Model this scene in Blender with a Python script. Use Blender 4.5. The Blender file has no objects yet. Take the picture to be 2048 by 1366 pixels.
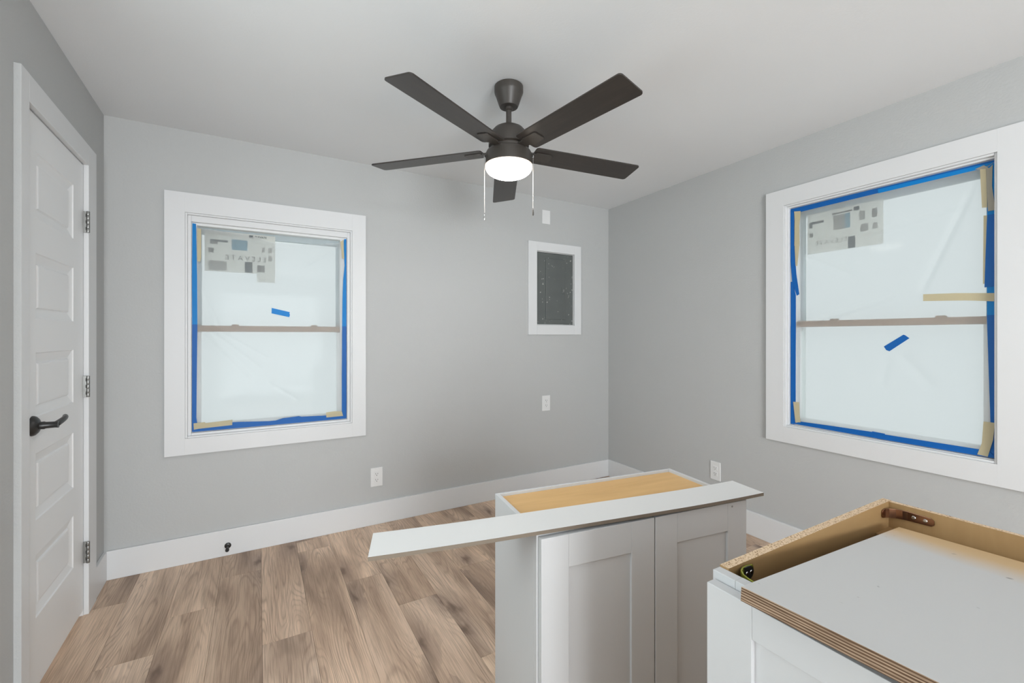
import bpy, bmesh, math, random
from mathutils import Vector, Matrix

random.seed(7)
SC = bpy.context.scene
COL = SC.collection
R = math.radians

# ------------------------------------------------------------------ camera, world, light, exposure
F_PX, W_PX = 884.0, 2048.0
CAM_H, YAW = 1.263, 29.884
cam_data = bpy.data.cameras.new('camera')
cam_data.sensor_width = 36.0
cam_data.lens = 36.0 * F_PX / W_PX
cam_data.shift_y = -12.0 / W_PX
cam_data.clip_start = 0.02
cam = bpy.data.objects.new('camera', cam_data)
cam.location = (0, 0, CAM_H)
cam.rotation_euler = (R(90), 0, R(-YAW))
COL.objects.link(cam)
SC.camera = cam

SC.view_settings.view_transform = 'Standard'
SC.view_settings.look = 'None'
SC.view_settings.gamma = 1.0
SC.view_settings.use_curve_mapping = False
SC.view_settings.exposure = 0.06
SC.cycles.max_bounces = 8
SC.cycles.diffuse_bounces = 4
SC.cycles.transmission_bounces = 6
SC.cycles.transparent_max_bounces = 8
SC.cycles.sample_clamp_indirect = 6.0
SC.cycles.use_adaptive_sampling = True
SC.cycles.adaptive_threshold = 0.07
SC.cycles.caustics_reflective = False

world = bpy.data.worlds.new('overcast_sky')
SC.world = world
world.use_nodes = True
bg = world.node_tree.nodes['Background']
bg.inputs['Color'].default_value = (0.93, 0.975, 1.0, 1)
bg.inputs['Strength'].default_value = 0.78

# added fill lamp outside the opening made in the wall behind the photographer
# and another outside a window added to the unseen part of the left wall
def fill_lamp(name, loc, rot, sx, sy, energy, color):
    ld = bpy.data.lights.new(name, 'AREA')
    ld.shape = 'RECTANGLE'
    ld.size, ld.size_y, ld.energy, ld.color = sx, sy, energy, color
    lo = bpy.data.objects.new(name, ld)
    lo.location = loc; lo.rotation_euler = rot
    COL.objects.link(lo)
fill_lamp('rear_fill', (0.22, -3.62, 1.12), (R(90 + 15), 0, 0), 1.8, 2.0, 190.0, (0.925, 0.97, 1.0))
fill_lamp('side_fill', (-1.02, 0.95, 1.36), (R(90), 0, R(-90)), 1.5, 1.5, 31.0, (0.925, 0.97, 1.0))

# ------------------------------------------------------------------ dimensions of the room
D = 3.027          # inner face of the back wall
XL, XR = -0.69, 2.744
H = 2.40
AL, AR = R(1.156), R(-1.183)   # the side walls are slightly out of square
REAR = -3.40
T = 0.14

# ------------------------------------------------------------------ materials
def mat(name, color, rough=0.5, spec=0.5, metal=0.0):
    m = bpy.data.materials.new(name)
    m.use_nodes = True
    b = m.node_tree.nodes['Principled BSDF']
    b.inputs['Base Color'].default_value = (*color, 1)
    b.inputs['Roughness'].default_value = rough
    b.inputs['Specular IOR Level'].default_value = spec
    b.inputs['Metallic'].default_value = metal
    return m

def nd(m, kind, **kw):
    n = m.node_tree.nodes.new(kind)
    for k, v in kw.items():
        if k in n.inputs:
            n.inputs[k].default_value = v
        else:
            setattr(n, k, v)
    return n

def lk(m, a, b):
    m.node_tree.links.new(a, b)

def bsdf(m):
    return m.node_tree.nodes['Principled BSDF']

def math_node(m, op, a, b=None, clamp=False):
    n = nd(m, 'ShaderNodeMath', operation=op)
    n.use_clamp = clamp
    for i, v in enumerate((a, b)):
        if v is None:
            continue
        if isinstance(v, (int, float)):
            n.inputs[i].default_value = v
        else:
            lk(m, v, n.inputs[i])
    return n.outputs[0]

def mixc(m, fac, a, b, blend='MIX'):
    n = nd(m, 'ShaderNodeMix', data_type='RGBA', blend_type=blend)
    for sock, v in ((n.inputs[0], fac), (n.inputs[6], a), (n.inputs[7], b)):
        if isinstance(v, (int, float)):
            sock.default_value = v
        elif isinstance(v, tuple):
            sock.default_value = (*v, 1)
        else:
            lk(m, v, sock)
    return n.outputs[2]

def ramp(m, fac, stops):
    n = nd(m, 'ShaderNodeValToRGB')
    e = n.color_ramp.elements
    while len(e) < len(stops):
        e.new(0.5)
    for el, (p, c) in zip(e, stops):
        el.position = p
        el.color = (*c, 1) if len(c) == 3 else c
    lk(m, fac, n.inputs[0])
    return n.outputs[0]

def coords(m, scale=(1, 1, 1), kind='Object'):
    t = nd(m, 'ShaderNodeTexCoord')
    mp = nd(m, 'ShaderNodeMapping')
    mp.inputs['Scale'].default_value = scale
    lk(m, t.outputs[kind], mp.inputs[0])
    return mp.outputs[0]

def noise(m, vec, scale, detail=3.0, rough=0.5, dist=0.0):
    n = nd(m, 'ShaderNodeTexNoise')
    n.inputs['Scale'].default_value = scale
    n.inputs['Detail'].default_value = detail
    n.inputs['Roughness'].default_value = rough
    n.inputs['Distortion'].default_value = dist
    lk(m, vec, n.inputs['Vector'])
    return n.outputs['Fac']

def bump(m, h, strength, dist=0.002):
    n = nd(m, 'ShaderNodeBump')
    n.inputs['Strength'].default_value = strength
    n.inputs['Distance'].default_value = dist
    lk(m, h, n.inputs['Height'])
    lk(m, n.outputs[0], bsdf(m).inputs['Normal'])

def plaster(name, color, scale, strength, rough):
    m = mat(name, color, rough, 0.25)
    v = coords(m)
    a = noise(m, v, scale, 2.0, 0.5)
    b = noise(m, v, scale * 0.22, 2.0, 0.5)
    bump(m, math_node(m, 'ADD', a, b), strength, 0.0015)
    c = noise(m, v, 1.6, 3.0)
    lk(m, mixc(m, c, tuple(x * 0.975 for x in color), tuple(min(1, x * 1.02) for x in color)), bsdf(m).inputs['Base Color'])
    return m

M = {}
M['wall'] = plaster('grey_wall_paint', (0.510, 0.517, 0.515), 95, 0.60, 0.62)
M['ceiling'] = plaster('white_ceiling_paint', (0.82, 0.838, 0.855), 110, 0.22, 0.75)
M['trim'] = mat('white_trim_paint', (0.735, 0.742, 0.75), 0.4, 0.4)
M['door'] = mat('white_door_paint', (0.86, 0.867, 0.875), 0.38, 0.4)
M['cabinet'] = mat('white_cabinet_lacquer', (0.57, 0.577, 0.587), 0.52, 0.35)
M['plastic'] = mat('white_plastic', (0.80, 0.80, 0.80), 0.3, 0.5)
M['slot'] = mat('dark_slot', (0.015, 0.015, 0.015), 0.6)
M['black'] = mat('black_metal', (0.022, 0.021, 0.020), 0.34, 0.5)
M['bronze'] = mat('dark_bronze_metal', (0.052, 0.045, 0.039), 0.42, 0.5)
M['chrome'] = mat('polished_steel', (0.62, 0.62, 0.62), 0.2, 0.5, 1.0)
M['nickel_light'] = mat('steel_ball_chain', (0.55, 0.54, 0.52), 0.35, 0.5, 0.6)
M['nickel'] = mat('brushed_nickel', (0.30, 0.30, 0.29), 0.38, 0.5, 1.0)
M['rubber'] = mat('black_rubber', (0.012, 0.012, 0.012), 0.7)
M['almond'] = mat('almond_vinyl', (0.33, 0.235, 0.17), 0.45, 0.4)
M['vinyl'] = mat('white_vinyl', (0.78, 0.79, 0.79), 0.4, 0.4)
M['vinyl_shaded'] = mat('shaded_white_vinyl', (0.40, 0.46, 0.48), 0.4, 0.4)  # white vinyl with its backlit shade put into the colour
M['bracket'] = mat('bronzed_bracket', (0.30, 0.16, 0.10), 0.25, 0.5, 1.0)
M['bracket_green'] = mat('yellow_zinc_bracket', (0.34, 0.36, 0.05), 0.35, 0.5, 0.7)
M['exterior'] = mat('pale_siding', (0.62, 0.62, 0.60), 0.7, 0.2)

# glass: clear pane that lets light straight through
def glass_mat():
    m = bpy.data.materials.new('clear_window_glass')
    m.use_nodes = True
    nt = m.node_tree
    nt.nodes.remove(nt.nodes['Principled BSDF'])
    out = nt.nodes['Material Output']
    tr = nd(m, 'ShaderNodeBsdfTransparent')
    tr.inputs[0].default_value = (0.95, 0.98, 0.97, 1)
    gl = nd(m, 'ShaderNodeBsdfGlossy')
    gl.inputs['Roughness'].default_value = 0.03
    mx = nd(m, 'ShaderNodeMixShader')
    mx.inputs[0].default_value = 0.012
    lk(m, tr.outputs[0], mx.inputs[1]); lk(m, gl.outputs[0], mx.inputs[2]); lk(m, mx.outputs[0], out.inputs[0])
    return m
M['glass'] = glass_mat()

# milky masking film: mostly scatters what lies behind it
def film_mat():
    m = bpy.data.materials.new('milky_plastic_film')
    m.use_nodes = True
    nt = m.node_tree
    nt.nodes.remove(nt.nodes['Principled BSDF'])
    out = nt.nodes['Material Output']
    rf = nd(m, 'ShaderNodeBsdfRefraction')
    rf.inputs['Color'].default_value = (0.97, 0.98, 0.985, 1)
    rf.inputs['Roughness'].default_value = 0.30
    rf.inputs['IOR'].default_value = 1.06
    tl = nd(m, 'ShaderNodeBsdfTranslucent')
    tl.inputs[0].default_value = (0.88, 0.90, 0.91, 1)
    df = nd(m, 'ShaderNodeBsdfDiffuse')
    df.inputs[0].default_value = (0.85, 0.86, 0.87, 1)
    gl = nd(m, 'ShaderNodeBsdfGlossy')
    gl.inputs['Roughness'].default_value = 0.5
    m1 = nd(m, 'ShaderNodeMixShader'); m1.inputs[0].default_value = 0.22
    m2 = nd(m, 'ShaderNodeMixShader'); m2.inputs[0].default_value = 0.13
    m3 = nd(m, 'ShaderNodeMixShader'); m3.inputs[0].default_value = 0.008
    lk(m, rf.outputs[0], m1.inputs[1]); lk(m, tl.outputs[0], m1.inputs[2])
    lk(m, m1.outputs[0], m2.inputs[1]); lk(m, df.outputs[0], m2.inputs[2])
    lk(m, m2.outputs[0], m3.inputs[1]); lk(m, gl.outputs[0], m3.inputs[2])
    lk(m, m3.outputs[0], out.inputs[0])
    return m
M['film'] = film_mat()

def thin_mat(name, color, trans, rough=0.45, wrinkle=True):
    """tape or paper: diffuse with some light coming through"""
    m = mat(name, color, rough, 0.35)
    out = m.node_tree.nodes['Material Output']
    tl = nd(m, 'ShaderNodeBsdfTranslucent')
    tl.inputs[0].default_value = (*[min(1, c * 1.25) for c in color], 1)
    mx = nd(m, 'ShaderNodeMixShader'); mx.inputs[0].default_value = trans
    lk(m, bsdf(m).outputs[0], mx.inputs[1]); lk(m, tl.outputs[0], mx.inputs[2]); lk(m, mx.outputs[0], out.inputs[0])
    if wrinkle:
        v = coords(m)
        bump(m, noise(m, v, 60, 3.0), 0.35, 0.002)
    return m
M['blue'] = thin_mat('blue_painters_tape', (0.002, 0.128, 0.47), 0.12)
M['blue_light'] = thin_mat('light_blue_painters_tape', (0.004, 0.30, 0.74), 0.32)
M['cream'] = thin_mat('cream_masking_tape', (0.66, 0.59, 0.40), 0.25)
M['cream_grey'] = thin_mat('greyed_masking_tape', (0.44, 0.41, 0.34), 0.2)
M['paper'] = thin_mat('sticker_paper', (0.76, 0.77, 0.74), 0.42, 0.5, False)
M['print_dark'] = thin_mat('dark_print', (0.03, 0.05, 0.06), 0.1, 0.5, False)
M['print_grey'] = thin_mat('grey_print', (0.20, 0.21, 0.20), 0.3, 0.5, False)
M['print_pale'] = thin_mat('pale_grey_print', (0.46, 0.47, 0.45), 0.4, 0.5, False)
M['print_blue'] = thin_mat('pale_blue_print', (0.22, 0.42, 0.52), 0.4, 0.5, False)

# floor planks: brown-grey oak look vinyl
def plank_mat():
    m = mat('oak_vinyl_plank', (0.35, 0.25, 0.18), 0.42, 0.35)
    t = nd(m, 'ShaderNodeTexCoord')
    oi = nd(m, 'ShaderNodeObjectInfo')
    rnd = oi.outputs['Random']
    off = nd(m, 'ShaderNodeCombineXYZ')
    lk(m, math_node(m, 'MULTIPLY', rnd, 37.0), off.inputs[0])
    lk(m, math_node(m, 'MULTIPLY', rnd, 91.0), off.inputs[1])
    lk(m, math_node(m, 'MULTIPLY', rnd, 53.0), off.inputs[2])
    add = nd(m, 'ShaderNodeVectorMath', operation='ADD')
    lk(m, t.outputs['Object'], add.inputs[0]); lk(m, off.outputs[0], add.inputs[1])
    def mapped(s):
        mp = nd(m, 'ShaderNodeMapping'); mp.inputs['Scale'].default_value = s
        lk(m, add.outputs[0], mp.inputs[0]); return mp.outputs[0]
    big = noise(m, mapped((6.0, 1.1, 1.0)), 1.0, 3.0, 0.5, 0.5)
    field = noise(m, mapped((7.0, 0.9, 1.0)), 1.0, 1.5, 0.45, 0.5)
    rings = math_node(m, 'SINE', math_node(m, 'MULTIPLY', field, 200.0))
    rings = math_node(m, 'POWER', math_node(m, 'MULTIPLY', math_node(m, 'ADD', rings, 1.0), 0.5), 3.0)
    where = ramp(m, noise(m, mapped((4.0, 1.6, 1.0)), 1.3, 2.0), [(0.36, (0, 0, 0)), (0.56, (1, 1, 1))])
    rings = math_node(m, 'MULTIPLY', rings, where)
    grain = noise(m, mapped((250.0, 5.0, 1.0)), 1.0, 3.0, 0.6, 0.4)
    fine = noise(m, mapped((620.0, 11.0, 1.0)), 1.0, 2.0, 0.6, 0.0)
    base = ramp(m, big, [(0.28, (0.170, 0.120, 0.088)), (0.42, (0.285, 0.208, 0.153)), (0.55, (0.372, 0.282, 0.212)), (0.72, (0.465, 0.362, 0.280))])
    c = mixc(m, math_node(m, 'MULTIPLY', rings, 0.46), base, (0.165, 0.112, 0.080))
    g = ramp(m, grain, [(0.36, (0.56, 0.54, 0.52)), (0.56, (1.05, 1.05, 1.04))])
    c = mixc(m, 0.55, c, g, 'MULTIPLY')
    g2 = ramp(m, fine, [(0.3, (0.80, 0.79, 0.78)), (0.6, (1.04, 1.04, 1.04))])
    c = mixc(m, 0.5, c, g2, 'MULTIPLY')
    # knots and smoky patches
    vo = nd(m, 'ShaderNodeTexVoronoi'); vo.voronoi_dimensions = '2D'; vo.inputs['Scale'].default_value = 1.0
    wob = nd(m, 'ShaderNodeVectorMath', operation='ADD')
    nz = nd(m, 'ShaderNodeTexNoise'); nz.inputs['Scale'].default_value = 1.0; nz.inputs['Detail'].default_value = 4.0
    lk(m, mapped((22.0, 8.0, 1.0)), nz.inputs['Vector'])
    sc = nd(m, 'ShaderNodeVectorMath', operation='SCALE'); sc.inputs['Scale'].default_value = 0.38
    lk(m, nz.outputs['Color'], sc.inputs[0])
    lk(m, mapped((5.2, 2.0, 1.0)), wob.inputs[0]); lk(m, sc.outputs[0], wob.inputs[1])
    lk(m, wob.outputs[0], vo.inputs['Vector'])
    d = vo.outputs['Distance']
    smoke = ramp(m, d, [(0.0, (1, 1, 1)), (0.46, (0, 0, 0))])
    pick = math_node(m, 'GREATER_THAN', nd_sep(m, vo.outputs['Color']), 0.48)
    smoke_f = math_node(m, 'MULTIPLY', math_node(m, 'MULTIPLY', smoke, pick), 0.78)
    c = mixc(m, smoke_f, c, (0.120, 0.084, 0.066))
    knot = ramp(m, d, [(0.03, (1, 1, 1)), (0.13, (0, 0, 0))])
    c = mixc(m, math_node(m, 'MULTIPLY', math_node(m, 'MULTIPLY', knot, pick), 0.72), c, (0.075, 0.048, 0.034))
    # each plank has its own tone
    tone = ramp(m, rnd, [(0.0, (0.84, 0.83, 0.83)), (0.35, (1.0, 0.985, 0.97)), (0.7, (0.92, 0.93, 0.95)), (1.0, (1.12, 1.10, 1.07))])
    c = mixc(m, 1.0, c, tone, 'MULTIPLY')
    c = mixc(m, 1.0, c, (2.02, 1.98, 1.95), 'MULTIPLY')
    lk(m, c, bsdf(m).inputs['Base Color'])
    bump(m, math_node(m, 'ADD', grain, math_node(m, 'MULTIPLY', rings, 0.4)), 0.14, 0.001)
    return m

def nd_sep(m, colsock):
    s = nd(m, 'ShaderNodeSeparateColor')
    lk(m, colsock, s.inputs[0])
    return s.outputs[0]
M['plank'] = plank_mat()
M['subfloor'] = mat('subfloor', (0.05, 0.035, 0.025), 0.8)

def wood(name, light, dark, scale=(3.0, 40.0, 3.0), rough=0.42):
    m = mat(name, light, rough, 0.35)
    v = coords(m, scale)
    n = noise(m, v, 1.0, 4.0, 0.6, 0.5)
    n2 = noise(m, coords(m, (2.0, 2.0, 2.0)), 1.5, 3.0)
    c = ramp(m, n, [(0.3, dark), (0.65, light)])
    c = mixc(m, math_node(m, 'MULTIPLY', n2, 0.5), c, dark)
    lk(m, c, bsdf(m).inputs['Base Color'])
    return m
M['birch'] = wood('honey_birch_veneer', (0.74, 0.47, 0.20), (0.60, 0.36, 0.14), (2.5, 16.0, 2.5), 0.35)
M['tan'] = wood('tan_melamine', (0.43, 0.28, 0.135), (0.34, 0.21, 0.095), (2.0, 14.0, 2.0), 0.3)

def chipboard():
    m = mat('particle_board_edge', (0.62, 0.46, 0.30), 0.8, 0.1)
    v = coords(m)
    a = noise(m, v, 330, 2.0)
    c = ramp(m, a, [(0.33, (0.20, 0.12, 0.07)), (0.42, (0.58, 0.42, 0.27)), (0.6, (0.72, 0.56, 0.40))])
    lk(m, c, bsdf(m).inputs['Base Color'])
    return m
M['chip'] = chipboard()

def ply_edge():
    m = mat('plywood_edge', (0.45, 0.32, 0.22), 0.75, 0.15)
    t = nd(m, 'ShaderNodeTexCoord')
    sep = nd(m, 'ShaderNodeSeparateXYZ'); lk(m, t.outputs['Object'], sep.inputs[0])
    wob = noise(m, coords(m, (9, 9, 260)), 1.0, 3.0)
    z = math_node(m, 'ADD', math_node(m, 'MULTIPLY', sep.outputs[2], 2 * math.pi / 0.0036), math_node(m, 'MULTIPLY', wob, 5.0))
    s = math_node(m, 'MULTIPLY', math_node(m, 'ADD', math_node(m, 'SINE', z), 1.0), 0.5)
    c = ramp(m, s, [(0.10, (0.120, 0.070, 0.042)), (0.5, (0.25, 0.165, 0.108)), (0.9, (0.42, 0.31, 0.22))])
    n = noise(m, coords(m, (70, 14, 500)), 1.0, 4.0, 0.6)
    c = mixc(m, 0.75, c, ramp(m, n, [(0.34, (0.42, 0.38, 0.35)), (0.6, (1.1, 1.1, 1.1))]), 'MULTIPLY')
    lk(m, c, bsdf(m).inputs['Base Color'])
    return m
M['ply'] = ply_edge()

def painted_ply():
    """white brushed paint with warm bounce light painted in near the rear edge"""
    m = mat('white_painted_plywood_face', (0.535, 0.533, 0.53), 0.5, 0.3)
    t = nd(m, 'ShaderNodeTexCoord')
    sep = nd(m, 'ShaderNodeSeparateXYZ'); lk(m, t.outputs['Object'], sep.inputs[0])
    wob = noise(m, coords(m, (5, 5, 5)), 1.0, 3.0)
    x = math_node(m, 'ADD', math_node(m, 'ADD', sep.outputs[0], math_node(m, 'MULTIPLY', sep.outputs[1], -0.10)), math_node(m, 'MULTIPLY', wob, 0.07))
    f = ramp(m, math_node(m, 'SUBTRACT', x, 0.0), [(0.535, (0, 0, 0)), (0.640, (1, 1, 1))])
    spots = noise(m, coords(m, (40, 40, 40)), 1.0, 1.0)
    c = mixc(m, math_node(m, 'MULTIPLY', f, 0.85), (0.535, 0.533, 0.53), (0.58, 0.38, 0.17))  # tan tint stands for light bounced off the wood behind
    c = mixc(m, ramp(m, spots, [(0.76, (0, 0, 0)), (0.80, (0.6, 0.6, 0.6))]), c, (0.10, 0.10, 0.10))
    lk(m, c, bsdf(m).inputs['Base Color'])
    return m
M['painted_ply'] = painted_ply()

def panel_metal():
    """old grey enamel with chipped pale flecks"""
    m = mat('chipped_grey_enamel', (0.085, 0.095, 0.095), 0.42, 0.45)
    v = coords(m)
    a = noise(m, v, 46, 2.0, 0.5)
    b = noise(m, v, 7, 3.0)
    k = math_node(m, 'ADD', a, math_node(m, 'MULTIPLY', b, 0.35))
    f = ramp(m, k, [(0.865, (0, 0, 0)), (0.895, (1, 1, 1))])
    tone = mixc(m, b, (0.095, 0.105, 0.103), (0.135, 0.146, 0.140))
    lk(m, mixc(m, f, tone, (0.42, 0.42, 0.40)), bsdf(m).inputs['Base Color'])
    return m
M['panel'] = panel_metal()

def blade_mat():
    m = mat('dark_walnut_blade', (0.040, 0.034, 0.030), 0.34, 0.5)
    v = coords(m, (4, 60, 4))
    n = noise(m, v, 1.0, 3.0)
    lk(m, mixc(m, n, (0.022, 0.019, 0.017), (0.050, 0.041, 0.035)), bsdf(m).inputs['Base Color'])
    return m
M['blade'] = blade_mat()

def lamp_mat():
    m = bpy.data.materials.new('lit_frosted_glass')
    m.use_nodes = True
    nt = m.node_tree
    b = nt.nodes['Principled BSDF']
    b.inputs['Base Color'].default_value = (0.9, 0.88, 0.84, 1)
    b.inputs['Roughness'].default_value = 0.4
    t = nd(m, 'ShaderNodeTexCoord')
    sep = nd(m, 'ShaderNodeSeparateXYZ'); lk(m, t.outputs['Object'], sep.inputs[0])
    # bulb sits in the middle of the bowl: brightest at the bottom, warmer at the rim
    k = math_node(m, 'MULTIPLY', sep.outputs[2], -1 / 0.055, True)
    c = ramp(m, k, [(0.0, (1.0, 0.74, 0.50)), (0.35, (1.0, 0.91, 0.80)), (1.0, (1.0, 0.97, 0.94))])
    s = math_node(m, 'ADD', math_node(m, 'MULTIPLY', math_node(m, 'POWER', k, 2.5), 88.0), 1.15)
    lk(m, c, b.inputs['Emission Color']); lk(m, s, b.inputs['Emission Strength'])
    return m
M['lamp'] = lamp_mat()

# ------------------------------------------------------------------ helpers
def link(name, me, material, parent=None, bevel=0.0, smooth=False):
    o = bpy.data.objects.new(name, me)
    COL.objects.link(o)
    mats = material if isinstance(material, (list, tuple)) else [material]
    if not me.materials:
        for k in mats:
            me.materials.append(M[k])
    if parent is not None:
        o.parent = parent
    if smooth:
        for p in me.polygons:
            p.use_smooth = True
    if bevel:
        b = o.modifiers.new('bevel', 'BEVEL')
        b.width = bevel; b.segments = 2; b.limit_method = 'ANGLE'; b.angle_limit = R(40)
    return o

def mesh_of(bm, name):
    me = bpy.data.meshes.new(name)
    bmesh.ops.recalc_face_normals(bm, faces=bm.faces)
    bm.to_mesh(me); bm.free()
    return me

def add_box(bm, a, b, mi=0):
    (x0, y0, z0), (x1, y1, z1) = a, b
    vs = [bm.verts.new(p) for p in ((x0, y0, z0), (x1, y0, z0), (x1, y1, z0), (x0, y1, z0), (x0, y0, z1), (x1, y0, z1), (x1, y1, z1), (x0, y1, z1))]
    fs = []
    for f in ((3, 2, 1, 0), (4, 5, 6, 7), (0, 1, 5, 4), (1, 2, 6, 5), (2, 3, 7, 6), (3, 0, 4, 7)):
        fc = bm.faces.new([vs[i] for i in f]); fc.material_index = mi
        fs.append(fc)
    return fs

def box(name, a, b, material, parent=None, bevel=0.0015):
    bm = bmesh.new()
    add_box(bm, a, b)
    return link(name, mesh_of(bm, name), material, parent, bevel)

def boxes(name, lst, material, parent=None, bevel=0.0):
    bm = bmesh.new()
    for a, b in lst:
        add_box(bm, a, b)
    return link(name, mesh_of(bm, name), material, parent, bevel)

def prism(name, pts, w0, w1, material, parent=None, plane='xz', bevel=0.0, jitter=0.0):
    """polygon in a plane extruded along the third axis"""
    bm = bmesh.new()
    def P(p, w):
        if plane == 'xz':
            return (p[0], w, p[1])
        if plane == 'xy':
            return (p[0], p[1], w)
        return (w, p[0], p[1])
    a = [bm.verts.new(P(p, w0)) for p in pts]
    b = [bm.verts.new(P(p, w1)) for p in pts]
    bm.faces.new(a); bm.faces.new(b[::-1])
    n = len(pts)
    for i in range(n):
        bm.faces.new((a[i], a[(i + 1) % n], b[(i + 1) % n], b[i]))
    return link(name, mesh_of(bm, name), material, parent, bevel)

def lathe(name, prof, material, parent=None, seg=48, loc=(0, 0, 0), axis='z', smooth=True):
    bm = bmesh.new()
    rings = []
    for (r, z) in prof:
        ring = []
        for k in range(seg):
            a = 2 * math.pi * k / seg
            p = (r * math.cos(a), r * math.sin(a), z)
            if axis == 'x':
                p = (z, p[0], p[1])
            elif axis == 'y':
                p = (p[0], z, p[1])
            ring.append(bm.verts.new(p))
        rings.append(ring)
    for i in range(len(rings) - 1):
        for k in range(seg):
            bm.faces.new((rings[i][k], rings[i][(k + 1) % seg], rings[i + 1][(k + 1) % seg], rings[i + 1][k]))
    for ring, r in ((rings[0], prof[0][0]), (rings[-1], prof[-1][0])):
        if r > 1e-5:
            bm.faces.new(ring)
    bmesh.ops.remove_doubles(bm, verts=bm.verts, dist=1e-6)
    o = link(name, mesh_of(bm, name), material, parent)
    if smooth:
        for p in o.data.polygons:
            p.use_smooth = len(p.vertices) <= 4
        e = o.modifiers.new('split', 'EDGE_SPLIT'); e.split_angle = R(38)
    o.location = loc
    return o

def tube(name, pts, rad, material, parent=None, seg=10, mult=None):
    bm = bmesh.new()
    rings = []
    n = len(pts)
    for i, p in enumerate(pts):
        p = Vector(p)
        d = (Vector(pts[min(i + 1, n - 1)]) - Vector(pts[max(i - 1, 0)])).normalized()
        up = Vector((0, 0, 1)) if abs(d.z) < 0.9 else Vector((1, 0, 0))
        u = d.cross(up).normalized(); v = d.cross(u).normalized()
        rr = rad[i] if isinstance(rad, (list, tuple)) else rad
        ru, rv = rr if isinstance(rr, tuple) else (rr, rr)
        rings.append([bm.verts.new(p + u * ru * math.cos(2 * math.pi * k / seg) + v * rv * math.sin(2 * math.pi * k / seg)) for k in range(seg)])
    for i in range(n - 1):
        for k in range(seg):
            bm.faces.new((rings[i][k], rings[i][(k + 1) % seg], rings[i + 1][(k + 1) % seg], rings[i + 1][k]))
    bm.faces.new(rings[0]); bm.faces.new(rings[-1])
    return link(name, mesh_of(bm, name), material, parent, smooth=True)

def tag(o, label=None, cat=None, group=None, kind=None):
    if label: o['label'] = label
    if cat: o['category'] = cat
    if group: o['group'] = group
    if kind: o['kind'] = kind
    return o

def empty(name, loc=(0, 0, 0), rz=0.0):
    o = bpy.data.objects.new(name, None)
    o.empty_display_size = 0.05
    COL.objects.link(o)
    o.location = loc; o.rotation_euler = (0, 0, rz)
    return o

def copy_tree(o, parent=None):
    c = o.copy(); COL.objects.link(c); c.parent = parent
    for ch in list(o.children):
        copy_tree(ch, c)
    return c

# wall frames: local x runs to the right along the wall (seen from inside), local y points out of the room
BACK = ((0, D, 0), 0.0)
RIGHT = ((XR, D, 0), -math.pi / 2 + AR)
LEFT = ((XL, D, 0), math.pi / 2 + AL)       # local x runs from the camera towards the corner (negative near the camera)

def place(o, frame):
    o.location = frame[0]; o.rotation_euler = (0, 0, frame[1])
    return o

def wall(name, frame, x0, x1, holes, label):
    bm = bmesh.new()
    xs = x0
    for (hx0, hx1, hz0, hz1) in sorted(holes):
        add_box(bm, (xs, 0, -0.02), (hx0, T, H + 0.05))
        if hz0 > 0.0:
            add_box(bm, (hx0, 0, -0.02), (hx1, T, hz0))
        add_box(bm, (hx0, 0, hz1), (hx1, T, H + 0.05))
        xs = hx1
    add_box(bm, (xs, 0, -0.02), (x1, T, H + 0.05))
    bmesh.ops.remove_doubles(bm, verts=bm.verts, dist=1e-5)
    inner = {}
    o = link(name, mesh_of(bm, name), 'wall')
    place(o, frame)
    tag(o, label, kind='structure')
    return o

# ------------------------------------------------------------------ room shell
W1_IN = (-0.349, 0.531, 0.694, 1.944)     # opening of the window in the back wall
W2_IN = (1.562, 2.437, 0.725, 2.031)      # opening of the window in the right wall
W3_IN = (-2.70, -1.45, 0.71, 2.02)         # unseen window added in the left wall to let fill light in
DOOR_X = (-0.968, -0.338)                 # door leaf along the left wall
DOOR_TOP = 2.030

wall('wall_back', BACK, XL - 0.15, XR + 0.15, [(W1_IN[0], W1_IN[1], W1_IN[2], W1_IN[3]), (1.972, 2.342, 1.354, 1.948)], 'grey painted wall with the smaller window and the electrical panel')
wall('wall_right', RIGHT, -0.05, D - REAR + 0.2, [W2_IN], 'grey painted wall with the large taped window')
wall('wall_left', LEFT, REAR - D - 0.2, 0.05, [W3_IN, (DOOR_X[0] - 0.004, DOOR_X[1] + 0.004, 0.0, DOOR_TOP + 0.004)], 'grey painted wall holding the white panelled door')
# rear wall; its wide opening is added to let the fill light in
rw = boxes('wall_rear', [((XL - 0.3, REAR - T, -0.02), (-0.68, REAR, H + 0.05)), ((1.20, REAR - T, -0.02), (XR + 0.3, REAR, H + 0.05)), ((-0.68, REAR - T, 2.16), (1.20, REAR, H + 0.05))], 'wall')
tag(rw, 'grey wall behind the camera with an opening added for fill light', kind='structure')
ce = box('ceiling', (XL - 0.3, REAR - 0.2, H), (XR + 0.3, D + 0.15, H + 0.08), 'ceiling', bevel=0)
tag(ce, 'white textured ceiling', kind='structure')

fl = box('floor', (XL - 0.3, REAR - 0.2, -0.06), (XR + 0.3, D + 0.1, -0.0075), 'subfloor', bevel=0)
tag(fl, 'brown grey oak plank floor', kind='structure')
PW = 0.1856
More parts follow.
